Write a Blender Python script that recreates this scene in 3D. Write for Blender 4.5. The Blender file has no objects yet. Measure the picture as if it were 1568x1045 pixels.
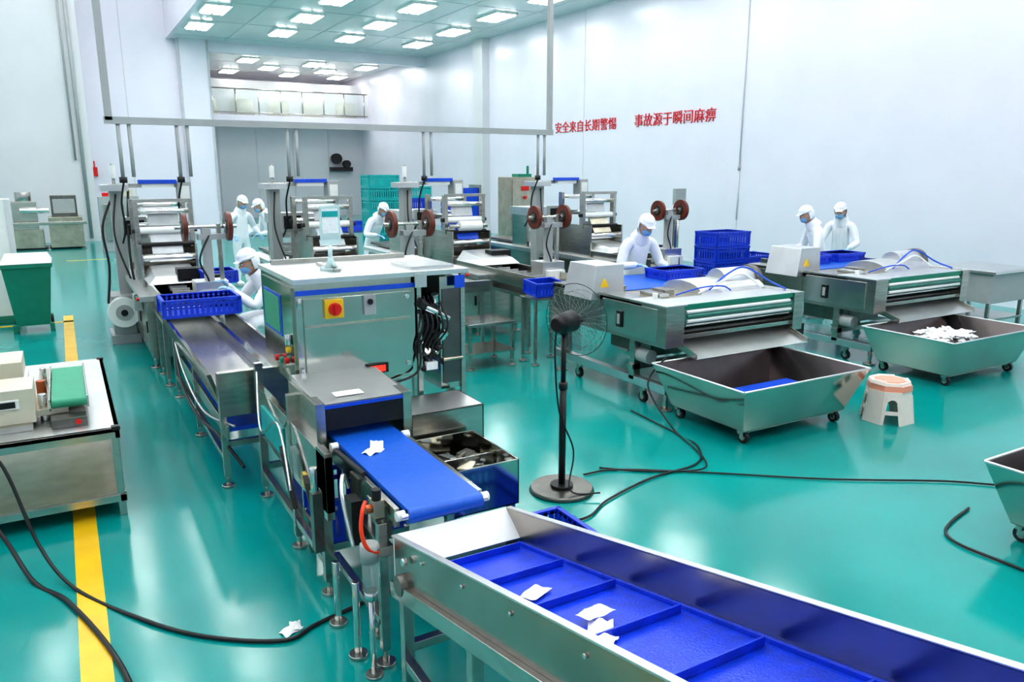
import bpy, bmesh, math, random
from mathutils import Vector, Matrix
random.seed(4)
sc=bpy.context.scene
sc.view_settings.view_transform='Standard'
sc.view_settings.look='None'
sc.view_settings.exposure=0.0
sc.view_settings.gamma=0.9
# ---------------------------------------------------------------- materials
def lin(c):
    return tuple((x/12.92 if x<=.04045 else ((x+.055)/1.055)**2.4) for x in c)
def mat(name,rgb,rough=.5,metal=0.0,var=.06,scale=8,bump=0,bscale=60,emit=0,alpha=1,trans=0,spec=.5,stretch=None,coat=0):
    m=bpy.data.materials.new(name); m.use_nodes=True
    nt=m.node_tree; b=nt.nodes['Principled BSDF']
    c=lin(rgb)
    tc=nt.nodes.new('ShaderNodeTexCoord'); mp=nt.nodes.new('ShaderNodeMapping')
    nt.links.new(tc.outputs['Object'],mp.inputs['Vector'])
    if stretch: mp.inputs['Scale'].default_value=stretch
    n=nt.nodes.new('ShaderNodeTexNoise'); n.inputs['Scale'].default_value=scale; n.inputs['Detail'].default_value=3
    nt.links.new(mp.outputs['Vector'],n.inputs['Vector'])
    r=nt.nodes.new('ShaderNodeValToRGB')
    r.color_ramp.elements[0].position=.3; r.color_ramp.elements[1].position=.7
    r.color_ramp.elements[0].color=(*[max(0,x*(1-var)) for x in c],1)
    r.color_ramp.elements[1].color=(*[min(1,x*(1+var)) for x in c],1)
    nt.links.new(n.outputs['Fac'],r.inputs['Fac']); nt.links.new(r.outputs['Color'],b.inputs['Base Color'])
    b.inputs['Roughness'].default_value=rough; b.inputs['Metallic'].default_value=metal
    b.inputs['Specular IOR Level'].default_value=spec
    if coat: b.inputs['Coat Weight'].default_value=coat; b.inputs['Coat Roughness'].default_value=.06
    if bump:
        n2=nt.nodes.new('ShaderNodeTexNoise'); n2.inputs['Scale'].default_value=bscale
        nt.links.new(mp.outputs['Vector'],n2.inputs['Vector'])
        bp=nt.nodes.new('ShaderNodeBump'); bp.inputs['Strength'].default_value=bump; bp.inputs['Distance'].default_value=.02
        nt.links.new(n2.outputs['Fac'],bp.inputs['Height']); nt.links.new(bp.outputs['Normal'],b.inputs['Normal'])
    if emit:
        b.inputs['Emission Color'].default_value=(*c,1); b.inputs['Emission Strength'].default_value=emit
    if trans: b.inputs['Transmission Weight'].default_value=trans
    if alpha<1: b.inputs['Alpha'].default_value=alpha
    return m
M={}
M['floor']=mat('epoxy_floor',(.0,.58,.56),.15,var=.12,scale=.8,bump=.06,bscale=4,spec=.65)
M['wall']=mat('wall_panel',(.91,.895,.935),.25,var=.02,scale=1.2,bump=.02,bscale=2)
M['wallg']=mat('wall_grey',(.84,.84,.85),.35,var=.03,scale=1)
M['wallfar']=mat('wall_far_grey',(.80,.80,.82),.5,var=.06,scale=20,stretch=(1,1,8))
M['ceil']=mat('ceiling_panel',(.88,.89,.89),.22,var=.02,scale=1)
M['seam']=mat('wall_seam',(.76,.76,.78),.5)
M['lamp']=mat('lamp_diffuser',(1,1,1),.5,emit=18,var=0)
M['steel']=mat('stainless',(.74,.73,.70),.24,metal=1,var=.12,scale=5,bump=.04,bscale=5,stretch=(1,1,6))
M['steelm']=mat('stainless_polished',(.74,.74,.71),.10,metal=1,var=.08,scale=3,bump=.03,bscale=2)
M['satin']=mat('stainless_satin',(.86,.86,.86),.38,metal=1,var=.06,scale=4,bump=.03,bscale=4)
M['steelt']=mat('stainless_trough',(.66,.63,.60),.24,metal=1,var=.14,scale=3,bump=.05,bscale=4)
M['steelb']=mat('stainless_bright',(.86,.86,.85),.18,metal=1,var=.06,scale=4,bump=.04,bscale=4)
M['steeld']=mat('stainless_dull',(.46,.45,.43),.30,metal=.9,var=.2,scale=9)
M['steelw']=mat('stainless_warm',(.74,.71,.64),.32,metal=.95,var=.15,scale=6,bump=.04,bscale=5)
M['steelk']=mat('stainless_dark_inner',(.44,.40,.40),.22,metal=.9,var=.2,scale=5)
M['drum']=mat('roller_drum',(.22,.50,.45),.35,metal=.2,var=.15)
M['film']=mat('clear_grey_film',(.78,.79,.80),.25,var=.10,scale=8)
M['dark']=mat('dark_metal',(.13,.13,.14),.4,metal=.4,var=.2)
M['black']=mat('black_rubber',(.04,.04,.045),.45,var=.2)
M['white']=mat('white_paint',(.94,.94,.93),.4,var=.03)
M['grey']=mat('grey_paint',(.66,.67,.67),.4,var=.04)
M['beige']=mat('beige_enamel',(.82,.80,.72),.4,var=.04)
M['blue']=mat('blue_plastic',(.05,.24,.80),.35,var=.12,scale=12)
M['bluel']=mat('blue_film',(.10,.32,.84),.22,var=.1)
M['belt']=mat('blue_belt',(.02,.36,.78),.42,var=.08,scale=30)
M['beltd']=mat('cleated_belt_blue',(.05,.24,.82),.32,var=.2,scale=14,bump=.15,bscale=120)
M['teal']=mat('teal_plastic',(.03,.68,.68),.4,var=.08)
M['green']=mat('green_plastic',(.03,.50,.40),.4,var=.08)
M['gbelt']=mat('green_belt',(.18,.60,.46),.5,var=.08)
M['red']=mat('red_plastic',(.85,.08,.06),.35)
M['redt']=mat('red_lettering',(.85,.10,.14),.5,var=.02)
M['led']=mat('red_led',(1,.15,.1),.4,emit=3,var=0)
M['yellow']=mat('yellow_paint',(.95,.76,.10),.3,var=.1,scale=5)
M['orange']=mat('orange_hose',(.98,.25,.05),.35)
M['reel']=mat('film_reel_brown',(.40,.15,.08),.3,var=.35,scale=14)
M['cloth']=mat('white_cloth',(.96,.96,.98),.8,var=.03,scale=6,bump=.35,bscale=14)
M['skin']=mat('skin',(.82,.62,.50),.5,var=.05)
M['mask']=mat('mask_blue',(.50,.70,.88),.7)
M['glove']=mat('glove_blue',(.62,.78,.92),.45)
M['pink']=mat('stool_plastic',(.99,.90,.86),.38,var=.03)
M['orng']=mat('stool_band',(.98,.64,.54),.38,var=.03)
M['paper']=mat('white_pouch',(.97,.97,.97),.4,bump=.4,bscale=30)
M['copper']=mat('copper_lines',(.75,.42,.28),.3,metal=1)
def clear(name,rgb,alpha):
    m=mat(name,rgb,.08,var=0,alpha=alpha); return m
M['clear']=clear('clear_acrylic',(.85,.92,.92),.22)
M['frost']=clear('frosted_acrylic',(.85,.95,.95),.55)
M['smoke']=clear('smoked_blade',(.25,.3,.35),.2)
# ---------------------------------------------------------------- mesh builder
class MB:
    def __init__(s): s.bm=bmesh.new(); s.mats=[]
    def mi(s,m):
        if m not in s.mats: s.mats.append(m)
        return s.mats.index(m)
    def hexa(s,P,m):
        v=[s.bm.verts.new(p) for p in P]; k=s.mi(m)
        for f in ((3,2,1,0),(4,5,6,7),(0,1,5,4),(1,2,6,5),(2,3,7,6),(3,0,4,7)):
            fc=s.bm.faces.new([v[i] for i in f]); fc.material_index=k
    def box(s,x0,x1,y0,y1,z0,z1,m,T=None):
        P=[(x0,y0,z0),(x1,y0,z0),(x1,y1,z0),(x0,y1,z0),(x0,y0,z1),(x1,y0,z1),(x1,y1,z1),(x0,y1,z1)]
        if T: P=[T@Vector(p) for p in P]
        s.hexa(P,m)
    def cb(s,c,d,m,T=None):
        s.box(c[0]-d[0]/2,c[0]+d[0]/2,c[1]-d[1]/2,c[1]+d[1]/2,c[2]-d[2]/2,c[2]+d[2]/2,m,T)
    def cyl(s,a,b,r,m,n=14,r2=None,cap=True):
        a=Vector(a);b=Vector(b); d=(b-a); L=d.length
        if L<1e-6: return
        d/=L; u=d.orthogonal().normalized(); w=d.cross(u); r2=r if r2 is None else r2; k=s.mi(m)
        A=[];Bv=[]
        for i in range(n):
            t=2*math.pi*i/n; o=u*math.cos(t)+w*math.sin(t)
            A.append(s.bm.verts.new(a+o*r)); Bv.append(s.bm.verts.new(b+o*r2))
        for i in range(n):
            j=(i+1)%n; f=s.bm.faces.new((A[i],A[j],Bv[j],Bv[i])); f.material_index=k; f.smooth=True
        if cap:
            f=s.bm.faces.new(A[::-1]); f.material_index=k
            f=s.bm.faces.new(Bv); f.material_index=k
    def path(s,pts,r,m,n=8,closed=False):
        pts=[Vector(p) for p in pts]; k=s.mi(m); N=len(pts); rings=[]
        up=None
        for i,p in enumerate(pts):
            if closed: d=pts[(i+1)%N]-pts[i-1]
            else: d=pts[min(i+1,N-1)]-pts[max(i-1,0)]
            d.normalize()
            if up is None: up=d.orthogonal().normalized()
            else:
                up=(up-d*up.dot(d))
                up=up.normalized() if up.length>1e-4 else d.orthogonal().normalized()
            w=d.cross(up)
            rings.append([s.bm.verts.new(p+(up*math.cos(2*math.pi*j/n)+w*math.sin(2*math.pi*j/n))*r) for j in range(n)])
        for i in range(N if closed else N-1):
            A=rings[i];Bv=rings[(i+1)%N]
            for j in range(n):
                q=(j+1)%n; f=s.bm.faces.new((A[j],A[q],Bv[q],Bv[j])); f.material_index=k; f.smooth=True
        if not closed:
            for R,fl in ((rings[0],1),(rings[-1],0)):
                f=s.bm.faces.new(R[::-1] if fl else R); f.material_index=k
    def sph(s,c,r,m,sc=(1,1,1),n=14,T=None):
        k=s.mi(m); ret=bmesh.ops.create_uvsphere(s.bm,u_segments=n,v_segments=max(6,n*2//3),radius=r)
        for v in ret['verts']:
            p=Vector((v.co.x*sc[0],v.co.y*sc[1],v.co.z*sc[2]))+Vector(c)
            v.co=T@p if T else p
        fs=set(f for v in ret['verts'] for f in v.link_faces)
        for f in fs: f.material_index=k; f.smooth=True
    def quad(s,P,m):
        v=[s.bm.verts.new(p) for p in P]; f=s.bm.faces.new(v); f.material_index=s.mi(m)
    def plate(s,P,t,m):
        P=[Vector(p) for p in P]; nrm=(P[1]-P[0]).cross(P[3]-P[0]).normalized()*t
        s.hexa([p for p in P]+[p+nrm for p in P],m)
    def obj(s,name,bevel=0,parent=None,M4=None,loc=None):
        bmesh.ops.recalc_face_normals(s.bm,faces=s.bm.faces)
        if M4: s.bm.transform(M4)
        me=bpy.data.meshes.new(name); 
        if loc is None:
            xs=[v.co.x for v in s.bm.verts]; ys=[v.co.y for v in s.bm.verts]; zs=[v.co.z for v in s.bm.verts]
            loc=Vector(((min(xs)+max(xs))/2,(min(ys)+max(ys))/2,min(zs)))
        s.bm.transform(Matrix.Translation(-Vector(loc)))
        s.bm.to_mesh(me); s.bm.free()
        for m in s.mats: me.materials.append(M[m])
        o=bpy.data.objects.new(name,me); sc.collection.objects.link(o); o.location=loc
        if bevel:
            b=o.modifiers.new('bev','BEVEL'); b.width=bevel; b.segments=2; b.limit_method='ANGLE'; b.angle_limit=math.radians(50)
        if parent: o.parent=parent
        return o
def smooth(pts,n=8):
    pts=[Vector(p) for p in pts]; out=[]
    for i in range(len(pts)-1):
        p0=pts[max(i-1,0)];p1=pts[i];p2=pts[i+1];p3=pts[min(i+2,len(pts)-1)]
        for k in range(n):
            t=k/n
            out.append(.5*((2*p1)+(p2-p0)*t+(2*p0-5*p1+4*p2-p3)*t*t+(3*p1-p0-3*p2+p3)*t**3))
    out.append(pts[-1]); return out
# ---------------------------------------------------------------- room
WX=13.3; CH=6.6; HH=10.0; BX=3.82
b=MB(); b.box(-9,14.5,-6,42,-.2,0,'floor'); b.obj('floor')
b=MB(); b.box(BX,14.5,-6,42,CH,CH+.2,'ceil'); b.obj('ceiling')
b=MB(); b.box(-9,BX,-6,30.3,HH,HH+.2,'ceil'); b.obj('ceiling_high_bay')
b=MB(); b.box(BX-.12,BX,-6,30.0,CH-.02,HH,'wall'); b.obj('wall_bulkhead')
b=MB()
for x in (5.55,8.0,10.3,12.4):
    b.box(x-.012,x+.012,-6,41,CH-.006,CH+.01,'seam')
for y in range(-4,41,3):
    b.box(BX,WX,y-.012,y+.012,CH-.006,CH+.01,'seam')
b.obj('trim_ceiling_seams')
b=MB(); b.box(WX,WX+.2,-6,41.2,0,CH,'wall'); b.obj('wall_right')
b=MB()
b.box(WX-.28,WX,24.6,25.3,0,CH,'wallg'); b.obj('wall_pilaster')
b=MB()
for y in (12.8,18.9): b.box(WX-.012,WX,y-.006,y+.006,0,CH,'wallg')
b.cyl((WX-.02,12.8,2.3),(WX-.02,12.8,CH),.014,'wallg'); b.cyl((WX-.02,12.8,1.1),(WX-.02,12.8,2.2),.014,'wallg'); b.cyl((WX-.03,12.8,2.2),(WX-.03,12.8,2.3),.03,'grey')
b.obj('trim_wall_conduit')
b=MB(); b.box(.9,4.0,30,30.3,0,HH,'wall'); b.box(2.3,2.32,29.99,30,0,HH,'seam'); b.obj('wall_back_panel')
b=MB(); b.box(4.0,5.0,29.7,30.3,0,CH,'wall'); b.box(4.0,4.06,29.66,29.7,0,CH,'seam'); b.box(4.94,5.0,29.66,29.7,0,CH,'seam'); b.obj('wall_back_pillar')
b=MB(); b.box(5.0,WX,29.9,30.2,6.25,CH,'wall'); b.obj('wall_back_header')
b=MB(); b.box(4.0,14,41,41.2,0,CH,'wall'); b.obj('wall_far')
b=MB(); b.box(-9,1.0,28,28.3,0,HH,'wallg'); b.box(.9,1.0,28.3,30,0,HH,'wallg')
b.obj('wall_left_cross')
b=MB()
b.cyl((.75,27.93,.1),(.75,27.93,HH),.05,'grey'); b.cyl((.55,27.93,2.5),(.55,27.93,HH),.03,'grey')
b.obj('trim_left_conduit')
b=MB(); b.box(-9.2,-9,-6,28.3,0,HH,'wall'); b.obj('wall_left')
b=MB(); b.box(-9,14,-6.2,-6,0,HH,'wall'); b.obj('wall_rear')
b=MB(); b.box(4.8,5.0,30.3,41,0,CH,'wallg'); b.obj('wall_back_room_left')
b=MB(); b.box(5.0,WX,38,38.15,0,4.35,'wallfar')
for x in (6.5,8.2,9.9,11.6): b.box(x-.02,x+.02,37.98,38,0,4.35,'seam')
b.obj('wall_partition_grey')
b=MB(); b.box(5.0,WX,36.6,38,4.35,4.6,'wall')
for i in range(9):
    x=5.2+i*.98; b.cyl((x,36.7,4.6),(x,36.7,5.7),.03,'steel')
b.cyl((5.1,36.7,5.7),(13.2,36.7,5.7),.035,'steel'); b.cyl((5.1,36.7,4.7),(13.2,36.7,4.7),.03,'steel')
b.box(5.1,13.2,36.68,36.72,4.65,5.65,'clear')
for i in range(5):
    b.cyl((6+i*1.6,37.5,4.6),(6+i*1.6,37.5,5.3),.5,'beige',r2=.45)
b.box(5.1,13.2,37.85,37.95,4.6,6.2,'wallg')
b.obj('mezzanine_glass_railing')
b=MB(); b.box(-3.2,-.66,13.3,13.55,0,1.8,'white'); b.box(-3.2,-.655,13.28,13.3,0,.12,'green'); b.box(-.7,-.64,13.27,13.57,0,1.8,'wallg')
b.obj('partition_panel',.01)
# lamps
b=MB(); k=0
def lamp(x,y,z=CH):
    b.box(x-.36,x+.36,y-.64,y+.64,z-.05,z,'white')
    for s in (-.17,.17): b.box(x+s-.13,x+s+.13,y-.6,y+.6,z-.075,z-.05,'lamp')
for x in (4.3,6.85,9.1,11.6):
    for i in range(11): lamp(x,26.8-2.9*i)
for x in (-7,-4,-1.3,1.0,3.0):
    for i in range(11): lamp(x,26.8-2.9*i,HH)
for x in (7.2,9.9,12.2):
    for y in (33.9,38.0): lamp(x,y)
lamp(8.5,36); lamp(11,36); lamp(8.5,31.5); lamp(11,31.5)
b.obj('ceiling_light_panels')
# wall lettering
def text(s,y0,y1,z0,h):
    c=bpy.data.curves.new('lettering','FONT'); c.body=s; c.size=1; c.extrude=.01; c.offset=-.004
    o=bpy.data.objects.new('wall_lettering',c); sc.collection.objects.link(o)
    bpy.context.view_layer.update()
    w=o.dimensions.x or 7; hh=o.dimensions.y or 1
    o.scale=((y0-y1)/w,h/hh,1)
    o.rotation_euler=(math.pi/2,0,-math.pi/2)
    o.location=(WX-.012,y0,z0); c.materials.append(M['redt']); return o
text('安全来自长期警惕',20.4,17.4,3.32,.32)
text('事故源于瞬间麻痹',16.6,13.65,3.33,.32)
# yellow lane lines
b=MB(); b.box(-.15,-.02,-2,13.6,0,.003,'yellow')
b.box(-3,-.02,13.0,13.12,0,.003,'yellow'); b.box(-.02,.9,22.0,22.1,0,.003,'yellow'); b.obj('trim_floor_lane_line')
# ---------------------------------------------------------------- overhead frame
b=MB(); z=2.78;y=10.6
b.box(.55,6.85,y-.04,y+.04,z-.04,z+.04,'grey')
b.box(.56,.64,y-.04,y+.04,z,HH,'grey'); b.box(.5,.7,y-.1,y+.1,HH-.02,HH,'grey')
b.box(6.765,6.835,y-.035,y+.035,z,CH,'grey'); b.box(6.7,6.9,y-.1,y+.1,CH-.02,CH,'grey')
for x in (.75,1.4,2.75,4.7,6.65):
    for d in (-.06,.06): b.cyl((x+d,y,z),(x+d,y,2.12),.022,'grey')
    b.cyl((x-.06,y,2.12),(x-.06,y,2.05),.045,'black')
    b.path(smooth([(x-.06,y,2.05),(x-.1,y+.1,1.8),(x-.08,y+.2,1.5),(x-.12,y+.3,1.3)]),.012,'black')
b.obj('overhead_utility_frame')
# ---------------------------------------------------------------- generic parts
def foot(b,x,y,h=.1,r=.03):
    b.cyl((x,y,0),(x,y,.02),r*1.5,'steel'); b.cyl((x,y,.02),(x,y,h),r*.5,'steel')
def leg(b,x,y,z,w=.045,m='steel'):
    foot(b,x,y,.09); b.box(x-w/2,x+w/2,y-w/2,y+w/2,.08,z,m)
def caster(b,x,y,z,r=.05):
    b.cyl((x-.018,y,r),(x+.018,y,r),r,'black',16); b.cyl((x-.022,y,r),(x+.022,y,r),r*.5,'grey',10)
    b.box(x-.03,x-.022,y-.02,y+.02,r*.8,z,'steel'); b.box(x+.022,x+.03,y-.02,y+.02,r*.8,z,'steel'); b.box(x-.035,x+.035,y-.035,y+.035,z-.01,z,'steel')
def crate_geo(b,cx,cy,z0,w,d,h,m='blue',rot=0,tilt=0):
    T=Matrix.Translation((cx,cy,z0))@Matrix.Rotation(rot,4,'Z')@Matrix.Rotation(tilt,4,'X')
    t=.012
    b.box(-w/2,w/2,-d/2,d/2,0,.015,m,T)
    for zz,e in ((h-.03,.014),(h*.62,.005),(0,.004)):
        hh=.03
        b.box(-w/2-e,w/2+e,-d/2-e,-d/2+t,zz,zz+hh,m,T); b.box(-w/2-e,w/2+e,d/2-t,d/2+e,zz,zz+hh,m,T)
        b.box(-w/2-e,-w/2+t,-d/2,d/2,zz,zz+hh,m,T); b.box(w/2-t,w/2+e,-d/2,d/2,zz,zz+hh,m,T)
    n=int(w/.045)
    for i in range(n+1):
        x=-w/2+i*w/n; ww=.014 if 0<i<n else .02
        for yy in (-d/2,d/2-t): b.box(x-ww,x+ww,yy,yy+t,.01,h-.01,m,T)
    n=int(d/.045)
    for i in range(n+1):
        y=-d/2+i*d/n; ww=.014
        for xx in (-w/2,w/2-t): b.box(xx,xx+t,y-ww,y+ww,.01,h-.01,m,T)
def pouch(b,x,y,z,rot=0,s=1,tilt=0):
    T=Matrix.Translation((x,y,z))@Matrix.Rotation(tilt,4,'X')@Matrix.Rotation(rot,4,'Z')@Matrix.Scale(s,4)
    k=b.mi('paper'); N=8; g=[]
    ph=random.uniform(0,6)
    for i in range(N+1):
        row=[]
        for j in range(N+1):
            u=i/N-.5;v=j/N-.5
            e=max(0,(1-4*u*u*1.3))*(1-4*v*v)
            row.append(b.bm.verts.new(T@Vector((u*.11,v*.075*(1-.12*e),.004+.024*e+.006*math.sin(9*u+ph)*math.cos(7*v+ph)+.006))))
        g.append(row)
    for i in range(N):
        for j in range(N):
            f=b.bm.faces.new((g[i][j],g[i+1][j],g[i+1][j+1],g[i][j+1])); f.material_index=k; f.smooth=True
# ---------------------------------------------------------------- flow wrapping machines
def wrapper(x,ys,yr,film='film',motor=False,long=13.3):
    b=MB(); Yb=max(ys+.9,9.0)
    b.box(x-.34,x+.34,Yb,long,.14,.80,'steel')
    n=int((long-Yb)/.8)
    for i in range(n):
        y0=Yb+.05+i*(long-Yb)/n; y1=Yb-.0+(i+1)*(long-Yb)/n
        b.box(x-.352,x-.34,y0,y1,.2,.76,'steeld' if i%2 else 'steel'); b.box(x-.365,x-.352,y0+.06,y0+.08,.42,.55,'dark')
    for y in (Yb+.15,(Yb+long)/2,long-.15):
        for s in (-.3,.3): foot(b,x+s,y,.16,.04)
    b.box(x-.42,x+.42,Yb-.1,long+.1,.80,.86,'satin')
    for s in (-.27,.27): b.box(x+s-.012,x+s+.012,ys,Yb+2,.80,.96,'steel')
    b.box(x-.25,x+.25,ys,Yb+1,.84,.86,'steelw')
    b.box(x-.29,x+.29,ys,Yb,.68,.72,'steel')
    b.box(x-.05,x+.05,ys+.1,Yb+2,.86,.875,'dark')
    for i in range(int((Yb+2-ys)/.22)): b.box(x-.09,x+.09,ys+.1+i*.22,ys+.12+i*.22,.875,.93,'grey')
    for y in (ys+.15,Yb-.2):
        for s in (-.26,.26): leg(b,x+s,y,.8)
    b.cyl((x-.29,ys,.8),(x+.29,ys,.8),.05,'grey')
    b.hexa([(x-.30,Yb+.05,.96),(x+.30,Yb+.05,.96),(x+.30,Yb+.8,.96),(x-.30,Yb+.8,.96),(x-.22,Yb+.12,1.04),(x+.22,Yb+.12,1.04),(x+.22,Yb+.75,1.10),(x-.22,Yb+.75,1.10)],'satin')
    for s in (-.3,.3):
        b.box(x+s-.012,x+s+.012,9.9,10.9,.86,1.35,'steel'); b.box(x+s-.025,x+s+.025,10.1,10.2,1.3,1.85,'steel'); b.box(x+s-.025,x+s+.025,10.7,10.8,1.3,1.85,'steel')
        b.cyl((x+s*1.1,10.15,1.5),(x+s*1.2,10.15,1.5),.03,'black'); b.cyl((x+s*1.1,10.75,1.52),(x+s*1.2,10.75,1.52),.03,'dark')
    b.box(x-.32,x+.32,10.08,10.12,1.83,1.87,'steel'); b.box(x-.30,x+.30,10.84,10.86,.9,1.3,'steeld')
    rr=[(10.0,1.18,.05,'steelb'),(10.35,1.3,.035,'steeld'),(10.15,1.5,.045,'white'),(10.75,1.52,.04,'steelb'),(10.2,1.72,.03,'steelb'),(10.75,1.78,.03,'steelb'),(10.45,1.05,.06,'steeld'),(10.05,1.34,.025,'dark')]
    for (y,z,r,mm) in rr: b.cyl((x-.31,y,z),(x+.31,y,z),r,mm,16)
    fm={'blue':'bluel','film':'film','steel':'steelw'}[film]
    b.plate([(x-.17,10.0,1.23),(x+.17,10.0,1.23),(x+.17,10.15,1.46),(x-.17,10.15,1.46)],.004,fm)
    b.plate([(x-.17,10.2,1.55),(x+.17,10.2,1.55),(x+.17,10.24,1.70),(x-.17,10.24,1.70)],.004,'film')
    b.box(x-.17,x+.17,10.2,10.75,1.745,1.75,'film')
    if film=='blue': b.cyl((x-.15,10.0,1.42),(x+.2,10.0,1.42),.07,'white',20); b.cyl((x-.3,10.0,1.42),(x+.3,10.0,1.42),.03,'steel')
    b.hexa([(x-.12,10.9,.9),(x+.12,10.9,.9),(x+.1,11.3,.9),(x-.1,11.3,.9),(x-.2,10.9,1.12),(x+.2,10.9,1.12),(x+.1,11.3,1.0),(x-.1,11.3,1.0)],'steelb')
    for y in (11.35,11.6): b.cyl((x-.12,y,.86),(x-.12,y,.97),.07,'steeld'); b.cyl((x+.12,y,.86),(x+.12,y,.97),.07,'steeld')
    for s in (-.28,.28): b.box(x+s-.03,x+s+.03,11.85,12.35,.86,1.42,'steel')
    b.box(x-.33,x+.33,11.8,12.4,1.42,1.56,'satin'); b.cyl((x-.26,12.1,1.26),(x+.26,12.1,1.26),.08,'steeld'); b.cyl((x-.26,12.1,1.04),(x+.26,12.1,1.04),.08,'steeld')
    b.box(x-.30,x+.30,11.82,11.83,.95,1.40,'clear')
    b.box(x-.2,x+.2,12.5,long+.3,.88,.92,'steeld')
    b.box(x-.50,x-.36,11.2,11.4,.1,1.98,'grey'); b.box(x-.60,x-.28,11.1,11.45,1.94,2.02,'satin')
    b.box(x-.5,x+.35,11.25,11.33,1.98,2.03,'steel'); b.box(x-.16,x+.30,11.12,11.24,2.03,2.08,'bluel')
    b.box(x-.12,x+.26,11.14,11.22,1.98,2.03,'white')
    b.box(x+.3,x+.46,11.08,11.3,1.78,2.05,'grey'); b.box(x+.32,x+.44,11.07,11.08,1.84,2.0,'white')
    b.box(x-.42,x-.12,10.95,11.02,1.35,1.62,'grey',); b.box(x-.39,x-.15,10.94,10.95,1.4,1.58,'dark')
    b.cyl((x-.27,11.0,1.3),(x-.27,11.0,.86),.025,'steel')
    b.cyl((x-.43,11.3,2.02),(x-.43,11.3,2.28),.02,'steel'); b.cyl((x-.43,11.3,2.1),(x-.43,11.3,2.26),.035,'white')
    xs=x+.22
    b.box(xs-.16,xs+.16,yr-.12,yr+.16,.84,1.08,'satin'); b.box(xs-.05,xs+.04,yr-.03,yr+.05,1.08,1.62,'grey')
    b.box(xs+.10,xs+.14,yr-.02,yr+.03,1.0,1.66,'steel'); b.box(xs-.09,xs+.18,yr-.04,yr+.06,1.5,1.56,'grey')
    b.cyl((xs-.30,yr,1.63),(xs+.30,yr,1.63),.02,'steel')
    for s,r in ((-.21,.145),(.22,.15)):
        c=xs+s
        b.cyl((c-.022,yr,1.63),(c+.022,yr,1.63),r,'reel',28); b.cyl((c-.035,yr,1.63),(c+.035,yr,1.63),.045,'steeld'); b.cyl((c-.05,yr,1.63),(c+.05,yr,1.63),.022,'steelb')
        b.cyl((c-.026,yr,1.63),(c+.026,yr,1.63),r*.5,'dark',24)
    b.box(xs-.12,xs+.12,yr-.2,yr-.12,.86,.98,'white')
    b.cyl((xs+.1,yr+.3,.86),(xs+.1,yr+.3,1.1),.05,'dark')
    b.path(smooth([(xs+.02,yr-.03,1.55),(xs-.1,yr-.1,1.3),(xs-.03,yr-.1,1.05),(xs-.2,yr-.1,.8)]),.010,'black')
    for i,(mm) in enumerate(('red','green','black')): b.cyl((x-.42,9.2+i*.12,.83),(x-.45,9.2+i*.12,.83),.02,mm)
    b.box(x-.44,x-.36,9.7,9.95,.62,.8,'grey'); b.box(x+.0,x+.3,9.3,9.5,1.0,1.12,'dark')
    if motor:
        b.box(x-.62,x-.36,11.0,11.5,.12,.62,'grey'); b.box(x-.66,x-.32,10.95,11.55,.0,.12,'grey')
        b.cyl((x-.50,10.75,.45),(x-.50,11.05,.45),.17,'grey',22); b.cyl((x-.50,10.70,.45),(x-.50,10.75,.45),.19,'white',22)
        b.cyl((x-.5,10.69,.45),(x-.5,10.70,.45),.1,'grey',18); b.cyl((x-.5,10.67,.45),(x-.5,10.69,.45),.04,'dark',18)
        b.cyl((x-.15,10.6,.46),(x-.15,10.95,.46),.14,'grey',22)
        for i in range(6): b.cyl((x-.15,10.62+i*.05,.46),(x-.15,10.635+i*.05,.46),.155,'steeld',22)
        b.path(smooth([(x-.45,11.3,1.9),(x-.62,11.1,1.5),(x-.6,11.0,1.0),(x-.66,10.9,.55)]),.015,'black')
        b.path(smooth([(x-.28,11.2,1.95),(x-.35,10.9,1.4),(x-.36,10.7,.95),(x-.3,10.65,.5)]),.015,'black')
    b.path(smooth([(x-.43,11.2,1.9),(x-.5,11.0,1.4),(x-.38,10.8,.86)]),.012,'black')
    return b.obj('flow_wrapping_machine',.004)
wrapper(1.05,8.35,8.5,motor=True)
wrapper(3.05,7.0,7.9)
wrapper(5.05,7.75,8.2,film='blue')
wrapper(7.45,8.5,8.7,film='steel')
b=MB(); b.box(5.9,6.5,12.2,12.7,0,1.2,'steelw'); b.box(6.0,6.4,12.25,12.3,1.2,1.9,'bluel'); b.cyl((5.85,12.1,1.5),(5.85,12.6,1.5),.02,'steel'); b.box(6.38,6.42,12.2,12.6,1.2,1.95,'steel'); b.obj('film_storage_rack')
# ---------------------------------------------------------------- infeed conveyor of the near line
b=MB()
b.box(1.348,1.372,5.35,8.3,.62,.84,'steelm')
b.hexa([(.80,5.35,.60),(.83,5.35,.60),(.83,8.3,.60),(.80,8.3,.60),(.72,5.35,.86),(.75,5.35,.86),(.75,8.3,.86),(.72,8.3,.86)],'steelm')
b.box(.80,1.35,5.35,8.3,.70,.725,'steel')
b.box(.78,1.38,5.30,5.36,.56,.87,'steel'); b.box(1.16,1.20,5.4,8.3,.725,.80,'steelm')
b.box(.84,1.34,5.4,7.6,.42,.45,'bluel'); 
for x in (.83,1.35): b.box(x-.01,x+.01,5.35,7.7,.38,.48,'steel')
for y in (5.45,6.7,8.0):
    for x in (.82,1.36): leg(b,x,y,.62)
    b.box(.82,1.36,y-.02,y+.02,.3,.34,'steel')
b.box(.8,.84,5.45,8.0,.2,.235,'steel')
b.path(smooth([(.78,7.6,.6),(.74,7.0,.4),(.76,6.3,.3),(.8,5.6,.35),(.9,5.25,.2)]),.012,'black')
b.path(smooth([(.79,7.7,.62),(.76,6.9,.5),(.77,6.0,.42),(.86,5.27,.5)]),.010,'steelb')
b.obj('infeed_conveyor',.003)
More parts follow.
